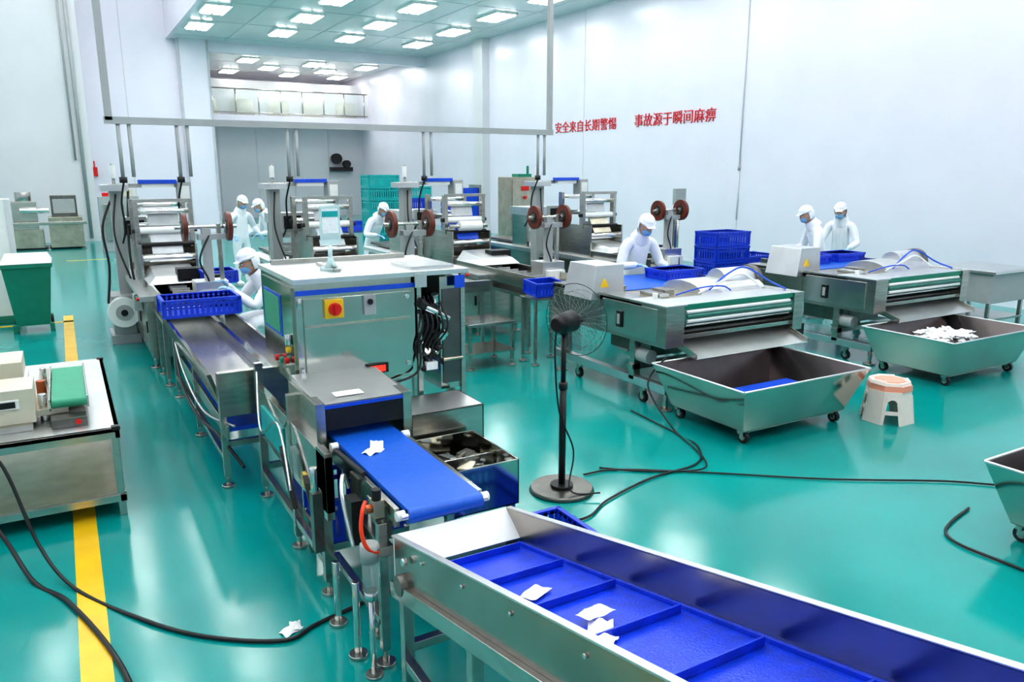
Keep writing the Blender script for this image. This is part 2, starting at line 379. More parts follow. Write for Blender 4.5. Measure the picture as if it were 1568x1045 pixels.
b=MB(); crate_geo(b,1.04,7.75,.872,.66,.42,.17); b.obj('blue_crate')
b=MB(); crate_geo(b,1.45,9.15,.97,.34,.36,.14); b.obj('blue_crate')
# ---------------------------------------------------------------- inspection cabinet
b=MB()
x0,x1,y0,y1,z0,z1=1.11,2.2,4.42,5.28,.92,1.59
b.box(x0,x0+.74,y0,y1,z0,z1-.03,'steelm')
b.box(x0-.015,x1+.015,y0-.03,y1+.015,z1-.03,z1,'satin')
b.box(x0+.74,x1,y0+.30,y1,.95,z1-.03,'steeld')
b.box(x1-.17,x1,y0+.02,y0+.3,.80,z1-.05,'steelm')
b.box(x1-.155,x1-.015,y0+.01,y0+.02,.84,1.46,'steelk'); b.cyl((x1-.16,y0+.005,1.0),(x1-.02,y0+.005,1.0),.012,'steelw')
for x,y in ((x0+.77,y0+.015),(x1-.015,y0+.015)): b.box(x-.015,x+.015,y-.015,y+.015,.5,z1-.03,'steel')
b.box(x0+.04,x0+.71,y0-.018,y0,z0+.03,z1-.12,'steelm')
b.box(x0+.0,x0+.74,y0-.006,y0,z1-.1,z1-.07,'bluel')
b.box(x0+.04,x0+.70,y0-.021,y0-.018,z1-.29,z1-.275,'steelw')
for z in (1.0,1.42): b.cyl((x0+.02,y0-.02,z),(x0+.02,y0-.02,z+.06),.012,'steelb')
for z in (1.02,1.44): b.cyl((x0+.68,y0-.03,z),(x0+.68,y0-.018,z),.014,'steelb')
cx=x0+.215; b.box(cx-.055,cx+.055,y0-.045,y0-.018,1.35,1.46,'yellow'); b.cyl((cx,y0-.045,1.405),(cx,y0-.065,1.405),.038,'red'); b.box(cx-.01,cx+.01,y0-.085,y0-.065,1.375,1.435,'red')
b.box(x0+.40,x0+.47,y0-.04,y0-.018,1.35,1.47,'grey'); b.cyl((x0+.435,y0-.05,1.43),(x0+.435,y0-.04,1.43),.018,'black')
b.box(x0+.40,x0+.54,y0-.035,y0-.018,.98,1.04,'black'); b.box(x0+.42,x0+.52,y0-.037,y0-.035,.99,1.028,'led')
b.box(x0-.012,x0,y0+.05,y1-.05,z0+.02,z1-.06,'steelm')
b.box(x0-.016,x0-.012,y0+.3,y0+.75,1.2,1.46,'bluel'); b.box(x0-.02,x0-.016,y0+.33,y0+.72,1.22,1.44,'gbelt')
for y,z,m in ((y0+.16,1.08,'red'),(y0+.28,1.06,'green'),(y0+.4,1.05,'red'),(y0+.1,1.16,'yellow')):
    b.cyl((x0-.02,y,z),(x0-.045,y,z),.02,m)
b.cyl((x0-.03,y0+.1,1.19),(x0-.03,y0+.1,1.25),.02,'steelb')
b.box(x0+.05,x1-.1,y1-.1,y1-.06,z1,z1+.03,'steel'); b.box(x1-.35,x1-.05,y0+.05,y0+.4,z1,z1+.02,'steelb')
b.box(x1-.36,x1-.28,y0-.036,y0-.03,z1-.10,z1-.01,'steelb'); b.box(x1-.09,x1-.02,y0-.04,y0-.03,z1-.12,z1-.04,'bluel')
b.box(x0+.3,x0+.34,y0+.2,y0+.6,z1,z1+.02,'steel')
for i in range(24):
    xx=x0+.79+random.uniform(0,.14); zz=random.uniform(.98,1.38)
    b.cyl((xx,y0+.02+random.uniform(0,.15),zz),(xx+random.uniform(-.05,.05),y0-.01,zz+random.uniform(-.08,.08)),random.uniform(.012,.028),random.choice(['black','dark','dark','steelb']))
b.box(x0+.80,x0+.88,y0-.02,y0+.08,.95,1.0,'paper'); b.cyl((x0+.80,y0-.02,1.36),(x0+.97,y0-.0,1.27),.022,'steelb'); b.cyl((x0+.76,y0-.02,1.40),(x0+.84,y0-.0,1.34),.03,'black')
for i in range(6):
    a=x0+.76+.03*i
    b.path(smooth([(a,y0+.05,1.42),(a+.02,y0-.03-.01*i,1.25),(a-.03,y0-.01,1.1),(a+.02,y0+.02,.97)]),.007,'black')
b.path(smooth([(x0+.76,y0,1.2),(x0+.74,y0-.06,1.0),(x0+.66,y0-.06,.93),(x0+.5,y0-.02,.9)]),.008,'black')
b.hexa([(1.06,3.88,.86),(1.56,3.88,.86),(1.56,4.42,.86),(1.06,4.42,.86),(1.06,3.88,.99),(1.56,3.88,.99),(1.56,4.42,1.03),(1.06,4.42,1.03)],'satin')
b.box(1.07,1.55,3.865,3.88,.845,.985,'dark')
b.box(1.04,1.09,3.86,4.42,.70,1.0,'steel'); b.box(1.53,1.58,3.86,4.42,.70,1.0,'steel')
b.box(1.18,1.34,3.95,4.06,1.0,1.002,'paper')
b.box(1.07,1.55,3.862,3.866,.965,.985,'bluel')
b.box(1.0,1.04,3.6,5.2,.46,.80,'steelm'); b.box(1.0,1.04,3.6,3.75,.5,.82,'steel')
b.box(.985,1.0,4.1,4.25,.50,.66,'clear'); b.box(.99,1.0,3.95,4.03,.5,.58,'yellow'); b.box(.988,1.0,4.45,5.0,.52,.70,'teal')
for x,y in ((1.02,4.3),(1.02,5.15),(1.5,4.3),(2.15,4.55),(2.15,5.15),(1.02,3.70)): leg(b,x,y,.95 if y>4 else .6,.05)
b.box(1.0,2.17,5.13,5.17,.2,.24,'steel'); b.box(1.0,1.04,3.7,5.15,.16,.2,'steel'); b.box(2.13,2.17,4.5,5.15,.2,.24,'steel')
for y in (4.25,3.75): b.plate([(.965,y,.62),(.965,y+.05,.65),(.965,y-.15,.38),(.965,y-.2,.36)],.03,'black')
b.box(.93,.98,3.6,3.66,.3,.62,'steeld'); b.cyl((.95,3.63,.62),(.95,3.63,.75),.02,'steelb')
b.path(smooth([(1.0,5.1,.9),(.94,4.8,.6),(.96,4.4,.75),(.94,4.1,.45)]),.008,'steelb')
b.obj('metal_detector_cabinet',.003)
b=MB(); crate_geo(b,1.27,4.02,.25,.4,.5,.24); b.box(1.05,1.5,3.75,4.28,.21,.25,'steel')
for x in (1.07,1.48):
    for y in (3.8,4.2): b.box(x-.015,x+.015,y-.015,y+.015,0,.22,'steel')
b.obj('blue_crate')
b=MB(); b.cyl((1.42,4.72,1.591),(1.42,4.72,1.61),.07,'frost'); b.cyl((1.42,4.72,1.61),(1.42,4.72,1.75),.014,'frost'); b.cyl((1.42,4.72,1.61),(1.42,4.72,1.67),.04,'frost',r2=.014)
b.box(1.36,1.49,4.712,4.718,1.75,1.99,'frost'); b.box(1.375,1.475,4.708,4.712,1.82,1.97,'paper'); b.box(1.375,1.475,4.706,4.708,1.92,1.955,'teal'); b.obj('acrylic_sign_stand')
# reject bins
b=MB()
def openbox(b,x0,x1,y0,y1,z0,z1,m,t=.01):
    b.box(x0,x1,y0,y1,z0,z0+t,m); b.box(x0,x0+t,y0,y1,z0,z1,m); b.box(x1-t,x1,y0,y1,z0,z1,m); b.box(x0,x1,y0,y0+t,z0,z1,m); b.box(x0,x1,y1-t,y1,z0,z1,m)
openbox(b,1.60,2.02,3.42,3.98,.40,.66,'steelm')
b.box(1.62,2.0,3.68,3.69,.42,.62,'steelb')
for i in range(26):
    T=Matrix.Translation((random.uniform(1.68,1.95),random.uniform(3.5,3.9),.48+random.random()*.11))@Matrix.Rotation(random.random()*3,4,'Z')@Matrix.Rotation(random.uniform(-.5,.5),4,'X')
    b.cb((0,0,0),(.1,.07,.012),random.choice(['paper','steelw','steelw','steeld','steelb']),T)
openbox(b,1.64,2.12,4.02,4.38,.55,.80,'steel'); b.box(1.64,2.12,4.02,4.38,.79,.80,'satin')
for x,y in ((1.63,3.45),(1.99,3.45),(1.66,4.35),(2.09,4.35)): leg(b,x,y,.42,.03)
for x in (1.63,1.99): b.box(x-.015,x+.015,3.45,4.35,.36,.40,'steel')
for x in (1.66,2.09): b.box(x-.015,x+.015,4.335,4.365,.4,.56,'steel')
b.obj('reject_bin',.002)
# ---------------------------------------------------------------- exit belt conveyor
b=MB()
b.box(1.13,1.48,2.84,4.6,.775,.80,'belt'); b.box(1.13,1.48,2.84,4.4,.73,.74,'belt')
b.cyl((1.13,2.84,.768),(1.48,2.84,.768),.033,'belt',18); b.cyl((1.10,2.84,.768),(1.51,2.84,.768),.014,'steelb')
for x in (1.105,1.505):
    b.box(x-.012,x+.012,2.9,4.5,.70,.785,'steel'); b.cyl((x-.02,2.86,.768),(x+.02,2.86,.768),.022,'white'); b.cyl((x-.02,3.78,.78),(x+.02,3.78,.78),.025,'white')
b.cyl((1.06,3.6,.83),(1.10,3.3,.80),.014,'black')
b.box(1.5,1.56,3.0,3.5,.70,.74,'steelw')
for i in range(5): b.cyl((1.53,3.05+i*.1,.74),(1.53,3.05+i*.1,.765),.012,'steelb')
for y in (3.0,3.35): b.box(1.085,1.12,y,y+.12,.6,.76,'steeld')
b.box(1.03,1.08,2.98,3.04,.72,.80,'steelw'); b.cyl((1.05,3.0,.80),(1.05,3.0,.85),.022,'black'); b.cyl((1.0,3.01,.76),(1.03,3.01,.76),.02,'copper')
b.box(1.0,1.05,3.2,3.3,.5,.72,'dark')
for x in (1.11,1.5):
    leg(b,x,3.22,.72,.04); 
b.box(1.05,1.1,2.94,3.5,.55,.6,'steel'); leg(b,1.06,2.98,.7,.04)
b.box(1.04,1.08,2.98,3.7,.2,.23,'steel')
for y,h in ((3.1,.38),(3.4,.34)):
    b.cyl((.97,y,0.03),(.97,y,h),.017,'steelb'); foot(b,.97,y,.06)
b.path(smooth([(1.06,3.42,.7),(1.0,3.3,.82),(.96,3.2,.76),(.97,3.1,.55)]),.010,'steelb')
b.obj('exit_belt_conveyor',.002)
b=MB(); pouch(b,1.24,3.56,.797,.4,.9); pouch(b,1.28,3.62,.797,1.2,.9,.25); b.obj('packed_pouch')
b=MB()
b.cyl((.985,2.93,.42),(.985,2.93,.56),.035,'clear',18); b.cyl((.985,2.93,.56),(.985,2.93,.64),.04,'grey',18); b.cyl((.985,2.93,.38),(.985,2.93,.42),.03,'steelb')
b.path(smooth([(1.0,3.0,.80),(.97,2.95,.79),(.95,2.92,.72),(.96,2.9,.65),(1.0,2.90,.61),(1.04,2.92,.6)]),.009,'orange')
b.box(.985,1.04,2.9,2.96,.58,.62,'steel')
b.cyl((.985,2.93,.0),(.985,2.93,.4),.013,'steelb'); b.cyl((.985,2.93,0),(.985,2.93,.015),.04,'steel')
b.obj('air_filter_regulator')
# ---------------------------------------------------------------- inclined cleated conveyor
b=MB(); th=math.radians(13); ct,st=math.cos(th),math.sin(th); Y0=2.80; Z0=.72; L=2.9
def I(x,s,h): return (x, Y0-s*ct, Z0+s*st+h)
def ibox(xa,xb,s0,s1,h0,h1,m):
    b.hexa([I(xa,s0,h0),I(xb,s0,h0),I(xb,s1,h0),I(xa,s1,h0),I(xa,s0,h1),I(xb,s0,h1),I(xb,s1,h1),I(xa,s1,h1)],m)
xl,xr=1.05,1.60
ibox(xl,xl+.015,0,L,-.27,0,'steelt'); ibox(xr-.015,xr,0,L,-.27,0,'steelt')
ibox(xl-.012,xl+.015,0,L,-.006,.003,'satin'); ibox(xr-.015,xr+.012,0,L,-.006,.003,'satin')
ibox(xl-.025,xl,0,L,-.27,-.20,'steel')
ibox(xl+.015,xr-.015,.1,L,-.165,-.15,'beltd')
ibox(xl+.015,xr-.015,.1,L,-.25,-.235,'beltd')
for x in (xl+.015,xr-.030): ibox(x,x+.015,.12,L,-.15,-.135,'beltd')
s=.18
while s<L:
    ibox(xl+.05,xr-.05,s,s+.010,-.15,-.120,'beltd'); s+=.34
for s in (.3,.66,1.0,1.4,1.8):
    b.cyl(I(xl-.008,s,-.06),I(xl,s,-.06),.008,'steelb',8)
b.hexa([I(xl,-.01,-.25),I(xr,-.01,-.25),I(xr,.0,-.25),I(xl,.0,-.25),I(xl,-.01,.0),I(xr,-.01,.0),I(xr,.0,.0),I(xl,.0,.0)],'white')
b.plate([I(xl,0,.0),I(xr,0,.0),I(xr-.015,.13,-.12),I(xl+.015,.13,-.12)],.006,'white')
b.cyl(I(xl-.03,.1,-.2),I(xr+.03,.1,-.2),.045,'steeld')
for sx in (.12,.75,1.5,2.3):
    for x in (xl,xr): 
        p=I(x,sx,-.24); leg(b,x,p[1],p[2]+.02,.045)
    p=I(xl,sx,0); b.box(xl,xr,p[1]-.02,p[1]+.02,.25,.29,'steel')
b.box(xl-.02,xl+.02,I(0,2.3,0)[1],I(0,.12,0)[1],.18,.22,'steel')
b.cyl(I(xl-.03,.16,-.08),I(xl-.01,.16,-.08),.016,'steelb'); 
b.obj('inclined_cleated_conveyor',.002)
b=MB()
def onbelt(x,s,rot,sc_=1,dz=0):
    p=I(x,s,-.15); pouch(b,p[0],p[1],p[2]+dz,rot,sc_,-th)
for x,s,r,q,dz in ((1.30,.73,.5,1.05,0),(1.17,.74,1.2,.9,0),(1.28,1.15,.9,1.05,.0),(1.32,1.07,.1,1.0,.02),(1.235,1.21,2.2,.9,0.0)): onbelt(x,s,r,q,dz)
b.obj('packed_pouch')
b=MB(); pouch(b,.75,3.46,-.004,.4,.9); pouch(b,.775,3.475,0.006,1.4,.7); b.obj('paper_scrap')
b=MB(); crate_geo(b,2.0,3.05,.0,.5,.66,.34); b.obj('blue_crate')
# ---------------------------------------------------------------- left table with small conveyor scale
b=MB()
b.box(-1.1,.17,5.3,7.45,.57,.60,'satin'); b.box(-1.1,.17,5.3,5.33,.53,.60,'steel'); b.box(.14,.17,5.3,7.45,.53,.60,'steel')
b.box(-1.08,.15,5.34,7.4,.12,.14,'steelw'); b.box(-1.1,.17,5.3,5.34,.10,.15,'steel'); b.box(.13,.17,5.3,7.45,.10,.15,'steel')
for x in (-1.07,.14):
    for y in (5.33,7.42): b.box(x-.022,x+.022,y-.022,y+.022,0,.57,'steel')
for x,y in ((.15,5.32),(.15,7.43)): b.box(x-.025,x+.025,y-.025,y+.025,.585,.61,'black')
b.obj('stainless_table',.003)
b=MB()
b.box(-.62,-.30,5.5,5.95,.601,.64,'steel'); b.box(-.60,-.28,5.55,5.9,.64,.86,'beige'); b.box(-.50,-.36,5.54,5.55,.74,.80,'white'); b.box(-.48,-.38,5.535,5.54,.75,.79,'dark')
b.box(-.75,-.35,6.1,6.5,.601,.92,'beige'); b.box(-.38,-.33,6.15,6.45,.66,.8,'white')
b.box(-.28,-.10,5.6,6.8,.66,.70,'steelw')
b.box(-.19,.01,5.62,6.55,.73,.75,'gbelt'); b.cyl((-.19,5.62,.72),(.01,5.62,.72),.03,'gbelt'); b.cyl((-.19,6.55,.72),(.01,6.55,.72),.03,'gbelt')
for x in (-.2,.015): b.box(x-.006,x+.006,5.6,6.6,.68,.76,'steelb')
for y in (5.75,6.4): b.box(-.19,.0,y,y+.05,.601,.72,'steel')
b.cyl((-.24,5.7,.601),(-.24,5.7,.78),.025,'steelb'); b.cyl((-.25,6.0,.7),(-.25,6.0,.8),.03,'copper'); b.cyl((-.24,6.3,.7),(-.24,6.3,.82),.02,'steelb')
b.box(-.2,.0,5.46,5.58,.601,.66,'steeld'); b.cyl((-.05,5.45,.63),(-.05,5.46,.63),.018,'red')
b.obj('checkweigher',.004)
# cables
def cable(name,pts,r=.012):
    b=MB(); b.path(smooth(pts,10),r,'black'); b.obj(name)
cable('power_cable',[(-.62,5.0,.72),(-.45,4.95,.6),(-.31,4.75,.15),(-.15,4.4,.012),(.15,3.88,.012),(.4,3.58,.012),(.70,3.38,.012),(.88,3.44,.012),(1.3,3.55,.012)],.010)
cable('power_cable',[(-.7,5.0,.5),(-.5,4.9,.22),(-.35,4.6,.014),(-.18,4.25,.014),(.02,3.5,.014),(.1,2.6,.014),(.3,1.5,.014)],.013)
cable('power_cable',[(4.6,5.17,.55),(4.42,5.2,.3),(4.36,4.75,.012),(4.28,4.40,.012),(4.0,4.1,.012),(3.5,4.05,.012),(3.0,3.9,.012),(2.72,3.75,.012),(2.4,3.8,.012)],.008)
cable('power_cable',[(3.12,4.35,.012),(3.4,4.3,.012),(3.9,3.95,.012),(4.6,3.4,.012),(5.3,2.95,.012),(5.7,2.62,.012),(6.3,2.42,.012)],.007)
cable('power_cable',[(3.3,4.4,.012),(3.6,4.15,.012),(4.0,4.0,.02),(4.30,4.6,.012),(4.36,4.95,.012),(4.4,5.4,.012)],.007)
cable('power_cable',[(5.2,.9,.012),(4.55,1.5,.012),(4.45,2.05,.012),(4.5,2.45,.012),(5.0,2.6,.012)],.009)
# ---------------------------------------------------------------- pedestal fan
b=MB(); fx,fy=2.84,4.22
b.cyl((fx,fy,0),(fx,fy,.03),.23,'steeld',36,r2=.215); b.cyl((fx,fy,.03),(fx,fy,.05),.08,'dark')
b.cyl((fx,fy,.05),(fx,fy,.75),.024,'black'); b.cyl((fx,fy,.75),(fx,fy,1.12),.017,'black'); b.cyl((fx,fy,.74),(fx,fy,.79),.03,'black')
D=Vector((.93,.36,0)).normalized(); U_=Vector((0,0,1)); S=D.cross(U_); C=Vector((fx,fy,1.2))
b.cyl(C-Vector((0,0,.08)),C,.03,'black')
b.cyl(C-D*.07,C+D*.09,.065,'black',20,r2=.075); b.cyl(C-D*.10,C-D*.07,.04,'black',20,r2=.065)
hub=C+D*.14; R=.25
def ring(c,r,t): b.path([c+(S*math.cos(a)+U_*math.sin(a))*r for a in [2*math.pi*i/40 for i in range(40)]],t,'dark',6,True)
ring(hub,R,.0025); ring(hub-D*.04,R*.8,.0009); ring(hub+D*.06,R*.8,.0009); ring(hub+D*.08,R*.5,.0009); ring(hub+D*.09,R*.2,.002)
for i in range(26):
    a=2*math.pi*i/26; e=S*math.cos(a)+U_*math.sin(a)
    b.path([hub-D*.07+e*.05,hub-D*.06+e*R*.45,hub-D*.04+e*R*.8,hub+e*R,hub+D*.06+e*R*.8,hub+D*.08+e*R*.5,hub+D*.09+e*.03],.0007,'grey',4)
b.cyl(hub-D*.04,hub+D*.04,.035,'dark')
for i in range(3):
    a=2*math.pi*i/3+.4; e=S*math.cos(a)+U_*math.sin(a); f=S*-math.sin(a)+U_*math.cos(a)
    b.plate([hub+e*.04-f*.03-D*.02,hub+e*.20-f*.07-D*.025,hub+e*.21+f*.06+D*.025,hub+e*.04+f*.03+D*.02],.003,'smoke')
b.path(smooth([C-D*.08,C-D*.1-U_*.2,(fx-.05,fy-.03,.6),(fx+.06,fy-.05,.3),(fx-.03,fy-.15,.06),(fx+.15,fy-.25,.04)]),.006,'black')
b.obj('pedestal_fan')
# ---------------------------------------------------------------- tubs
def tub(x0,x1,y0,y1,h=.5,load=None):
    b=MB(); zb=.12; ix=.15; iy=.12; t=.012
    def ringp(e,z,inn=0): return [(x0+e*ix+inn,y0+e*iy+inn,z),(x1-e*ix-inn,y0+e*iy+inn,z),(x1-e*ix-inn,y1-e*iy-inn,z),(x0+e*ix+inn,y1-e*iy-inn,z)]
    To=ringp(0,h); Bo=ringp(1,zb); Ti=ringp(0,h,t); Bi=ringp(1,zb+t,t); Tm=ringp(0,h,t-.001);Bm=ringp(1,zb+t,t-.001)
    for i in range(4):
        j=(i+1)%4
        b.hexa([Bo[i],Bo[j],Bm[j],Bm[i],To[i],To[j],Tm[j],Tm[i]],'steelm')
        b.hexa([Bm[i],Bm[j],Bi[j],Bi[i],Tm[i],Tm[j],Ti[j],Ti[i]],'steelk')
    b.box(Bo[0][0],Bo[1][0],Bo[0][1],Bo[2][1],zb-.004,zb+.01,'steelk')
    for i in range(4): b.cyl(To[i],To[(i+1)%4],.010,'satin',10)
    for x in (x0+ix+.06,x1-ix-.06):
        for y in (y0+iy+.05,y1-iy-.05): caster(b,x,y,zb,.05)
    b.box(x0+ix,x1-ix,y0+iy+.03,y0+iy+.07,zb-.03,zb-.004,'steel'); b.box(x0+ix,x1-ix,y1-iy-.07,y1-iy-.03,zb-.03,zb-.004,'steel')
    if load=='blue': b.box(x0+.5,x1-.35,y0+.35,y0+.6,zb+.02,h-.18,'bluel')
    if load=='pouch':
        for i in range(90): pouch(b,random.uniform(x0+.5,x1-.5),random.uniform(y0+.4,y1-.3),h-.14+random.random()*.06,random.random()*3,1.2,random.uniform(-.5,.5))
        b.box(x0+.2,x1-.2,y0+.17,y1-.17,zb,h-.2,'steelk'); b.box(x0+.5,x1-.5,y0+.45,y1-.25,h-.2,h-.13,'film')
    return b.obj('meat_tub_cart',.002)
tub(4.46,6.0,4.10,5.20,load='blue'); tub(7.6,9.2,4.3,5.35,load='pouch'); tub(4.62,6.2,1.2,2.35)
# ---------------------------------------------------------------- roller machines
def presser(x0,y0,ylen):
    b=MB(); x1=x0+1.85; y1=y0+ylen
    b.box(x0,x0+.22,y0,y1,.60,.99,'steel'); b.box(x1-.14,x1,y0+.02,y1,.60,.99,'steel')
    b.box(x0+.0,x1,y0+.35,y1,.92,.97,'steelw'); b.box(x0+.22,x1-.14,y0+.5,y1,.66,.92,'steeld')
    b.box(x0-.012,x0,y0+.12,y0+.95,.64,.95,'steelb'); b.box(x0-.03,x0-.012,y0+.62,y0+.70,.70,.86,'black'); b.box(x0-.035,x0-.03,y0+.64,y0+.68,.73,.83,'grey')
    b.box(x0-.012,x0,y0+1.0,y1-.05,.64,.95,'steel')
    b.box(x0-.02,x0+.24,y0-.015,y0+.5,.985,1.0,'satin')
    xa,xb=x0+.22,x1-.14
    b.cyl((xa,y0+.12,.85),(xb,y0+.12,.85),.095,'drum',32)
    for k,(aa,mm,rr) in enumerate(((-38,'steelb',.010),(-12,'white',.018),(14,'drum',.018),(38,'white',.020),(66,'steelb',.012))):
        a=math.radians(aa); y_=y0+.12-.10*math.cos(a); z_=.85+.10*math.sin(a)
        b.cyl((xa+.05,y_,z_),(xb-.05,y_,z_),rr,mm,8)
    b.box(xa-.02,xb+.02,y0+.06,y0+.4,.955,.985,'satin'); b.box(xa,xb,y0+.04,y0+.06,.935,.985,'green')
    b.cyl((xa,y0+.2,.69),(xb,y0+.2,.69),.05,'steeld',24); b.box(xa,xb,y0+.3,y0+.32,.55,.92,'dark'); b.box(xa,xb,y0+.05,y0+.10,.66,.70,'steel')
    b.plate([(xa,y0-.18,.51),(xb,y0-.18,.51),(xb,y0+.25,.64),(xa,y0+.25,.64)],.008,'satin')
    for x in (xa,xb-.01): b.hexa([(x,y0-.18,.50),(x+.01,y0-.18,.50),(x+.01,y0+.25,.62),(x,y0+.25,.62),(x,y0-.18,.56),(x+.01,y0-.18,.56),(x+.01,y0+.25,.70),(x,y0+.25,.70)],'steel')
    n=8; prev=None
    for i in range(n+1):
        a=math.pi*i/n; yy=y0+.75-.30*math.cos(a); zz=.97+.12*math.sin(a)
        if prev: b.hexa([(x0+.85,prev[0],.96),(x1-.1,prev[0],.96),(x1-.1,yy,.96),(x0+.85,yy,.96),(x0+.85,prev[0],prev[1]),(x1-.1,prev[0],prev[1]),(x1-.1,yy,zz),(x0+.85,yy,zz)],'satin')
        prev=(yy,zz)
    b.cyl((x1-.55,y0+.72,1.03),(x1-.1,y0+.72,1.03),.155,'satin',20); b.cyl((x1-.1,y0+.72,1.03),(x1-.02,y0+.72,1.03),.17,'steeld',20)
    b.path(smooth([(x1-.9,y0+.45,1.02),(x1-.6,y0+.5,1.16),(x1-.3,y0+.55,1.20),(x1-.10,y0+.4,1.06),(x1-.07,y0+.2,1.0)]),.010,'bluel')
    b.path(smooth([(x0+.8,y0+.45,.99),(x0+1.05,y0+.40,1.10),(x0+1.4,y0+.45,1.15),(x1-.25,y0+.38,1.02)]),.011,'white')
    b.path(smooth([(x0+.55,y0+.5,.99),(x0+.8,y0+.4,1.06),(x0+1.1,y0+.42,1.05),(x0+1.2,y0+.4,1.0)]),.008,'bluel')
    b.box(x0+.3,x0+.42,y0+.45,y0+.75,.97,1.02,'steelb'); b.cyl((x0+.2,y0+.4,1.0),(x0+.2,y0+.4,1.05),.025,'white'); b.box(x0+.5,x0+.62,y0+.6,y0+.8,.97,1.03,'steel')
    b.hexa([(x0-.12,y0+1.0,.92),(x0+.30,y0+1.0,.92),(x0+.30,y0+1.5,.92),(x0-.12,y0+1.5,.92),(x0-.04,y0+1.02,1.26),(x0+.30,y0+1.02,1.26),(x0+.30,y0+1.5,1.26),(x0-.04,y0+1.5,1.26)],'satin')
    T=Matrix.Translation((x0+.05,y0+.998,1.08))
    b.hexa([T@Vector(p) for p in ((-.05,-.004,-.04),(.05,-.004,-.04),(.05,.02,-.04),(-.05,.02,-.04),(-.003,-.004,.045),(.003,-.004,.045),(.003,.02,.045),(-.003,.02,.045))],'yellow')
    b.box(x0+.35,x1-.2,y0+1.05,y1+.1,.97,.98,'belt'); 
    for x in (x0+.35,x1-.2): b.box(x-.012,x+.012,y0+1.05,y1+.1,.95,1.03,'steel')
    for x in (x0+.06,x1-.08):
        b.box(x-.04,x+.04,y0+.0,y1,.16,.24,'satin')
        for y in (y0+.5,y1-.2): b.box(x-.04,x+.04,y-.04,y+.04,.2,.62,'steel')
        for y in (y0+.03,y1-.1): foot(b,x,y,.18,.045)
        for y in (y0+.35,y1-.45): caster(b,x,y,.17,.055)
    b.box(x0,x1,y0+.46,y0+.54,.3,.36,'steel')
    b.box(x1-.0,x1+.22,y0+.2,y0+.55,.42,.68,'grey'); b.box(x1-.02,x1+.2,y0+.15,y0+.2,.4,.62,'dark')
    for x in (x1+.03,x1+.19): foot(b,x,y0+.4,.43,.03)
    b.box(x0+.3,x0+.9,y0+.55,y0+1.2,.38,.66,'steeld'); b.cyl((x0+.1,y0+.3,.45),(x0+.1,y0+.55,.45),.07,'grey')
    return b.obj('roller_pressing_machine',.004)
presser(4.64,5.24,1.88); presser(7.85,5.4,1.9)
b=MB(); b.box(10.6,11.5,5.6,6.4,.45,.85,'grey'); b.box(10.55,11.55,5.55,6.45,.85,.89,'steelb')
for x in (10.65,11.45):
    for y in (5.65,6.35): leg(b,x,y,.46)
b.box(10.62,11.48,5.62,6.38,.2,.23,'steel'); b.obj('small_steel_cart',.004)
b=MB(); b.box(7.78,8.48,7.85,8.3,.5,.54,'steel')
for x in (7.82,8.44):
    for y in (7.88,8.27): leg(b,x,y,.5,.035)
b.obj('crate_stand')
b=MB()
for i in range(4): crate_geo(b,8.13,8.07,.541+i*.205,.62,.42,.2)
b.obj('blue_crate_stack')
b=MB()
for i in range(3): crate_geo(b,9.0,8.4,.0+i*.32,.8,.5,.31)
b.obj('blue_crate_stack')
for (x,y,z,r) in ((6.1,6.78,.982,0),(9.3,7.0,.982,0),(8.6,7.0,.982,0)):
    b=MB(); crate_geo(b,x,y,z,.55,.36,.11,rot=r); b.obj('blue_crate')
b=MB()
for i in range(9): crate_geo(b,5.6,15.0,.0+i*.235,.62,.44,.23,'teal')
for i in range(8): crate_geo(b,6.35,15.1,.0+i*.235,.6,.44,.23,'teal' if i>6 else 'blue')
b.obj('teal_crate_stack')
b=MB()
for i in range(7): crate_geo(b,7.6,15.4,.0+i*.235,.7,.5,.23,'blue')
b.obj('blue_crate_stack')
b=MB(); b.box(8.75,9.45,15.2,15.8,0.0,2.05,'steelw'); b.box(8.78,9.42,15.18,15.2,.1,2.0,'steelw')
b.box(9.0,9.2,15.16,15.18,1.75,1.85,'red'); b.cyl((9.1,15.18,1.6),(9.1,15.14,1.6),.04,'red')
b.box(9.0,9.35,15.3,15.6,2.05,2.12,'green'); b.cyl((9.3,15.4,2.12),(9.3,15.4,2.3),.03,'green'); b.obj('electrical_cabinet',.005)
b=MB()
b.box(3.75,4.35,7.45,7.95,.50,.53,'steelb'); b.box(3.75,4.35,7.45,7.95,.18,.2,'steel')
for x in (3.78,4.32):
    for y in (7.48,7.92): leg(b,x,y,.5,.035)
b.obj('side_stand',.002)
b=MB()
b.box(4.5,4.95,7.28,7.62,.76,.78,'steelb')
for x in (4.53,4.92):
    for y in (7.31,7.59): leg(b,x,y,.76,.03)
b.obj('side_stand',.002)
b=MB(); crate_geo(b,4.73,7.46,.80,.36,.28,.16,tilt=.08); b.obj('blue_crate')
b=MB()
b.box(4.05,4.45,8.35,9.6,.78,.83,'steel'); b.box(4.02,4.48,8.3,8.36,.74,.88,'steel')
for x in (4.08,4.42):
    for y in (8.4,9.5): leg(b,x,y,.78,.04)
b.obj('outfeed_table',.002)
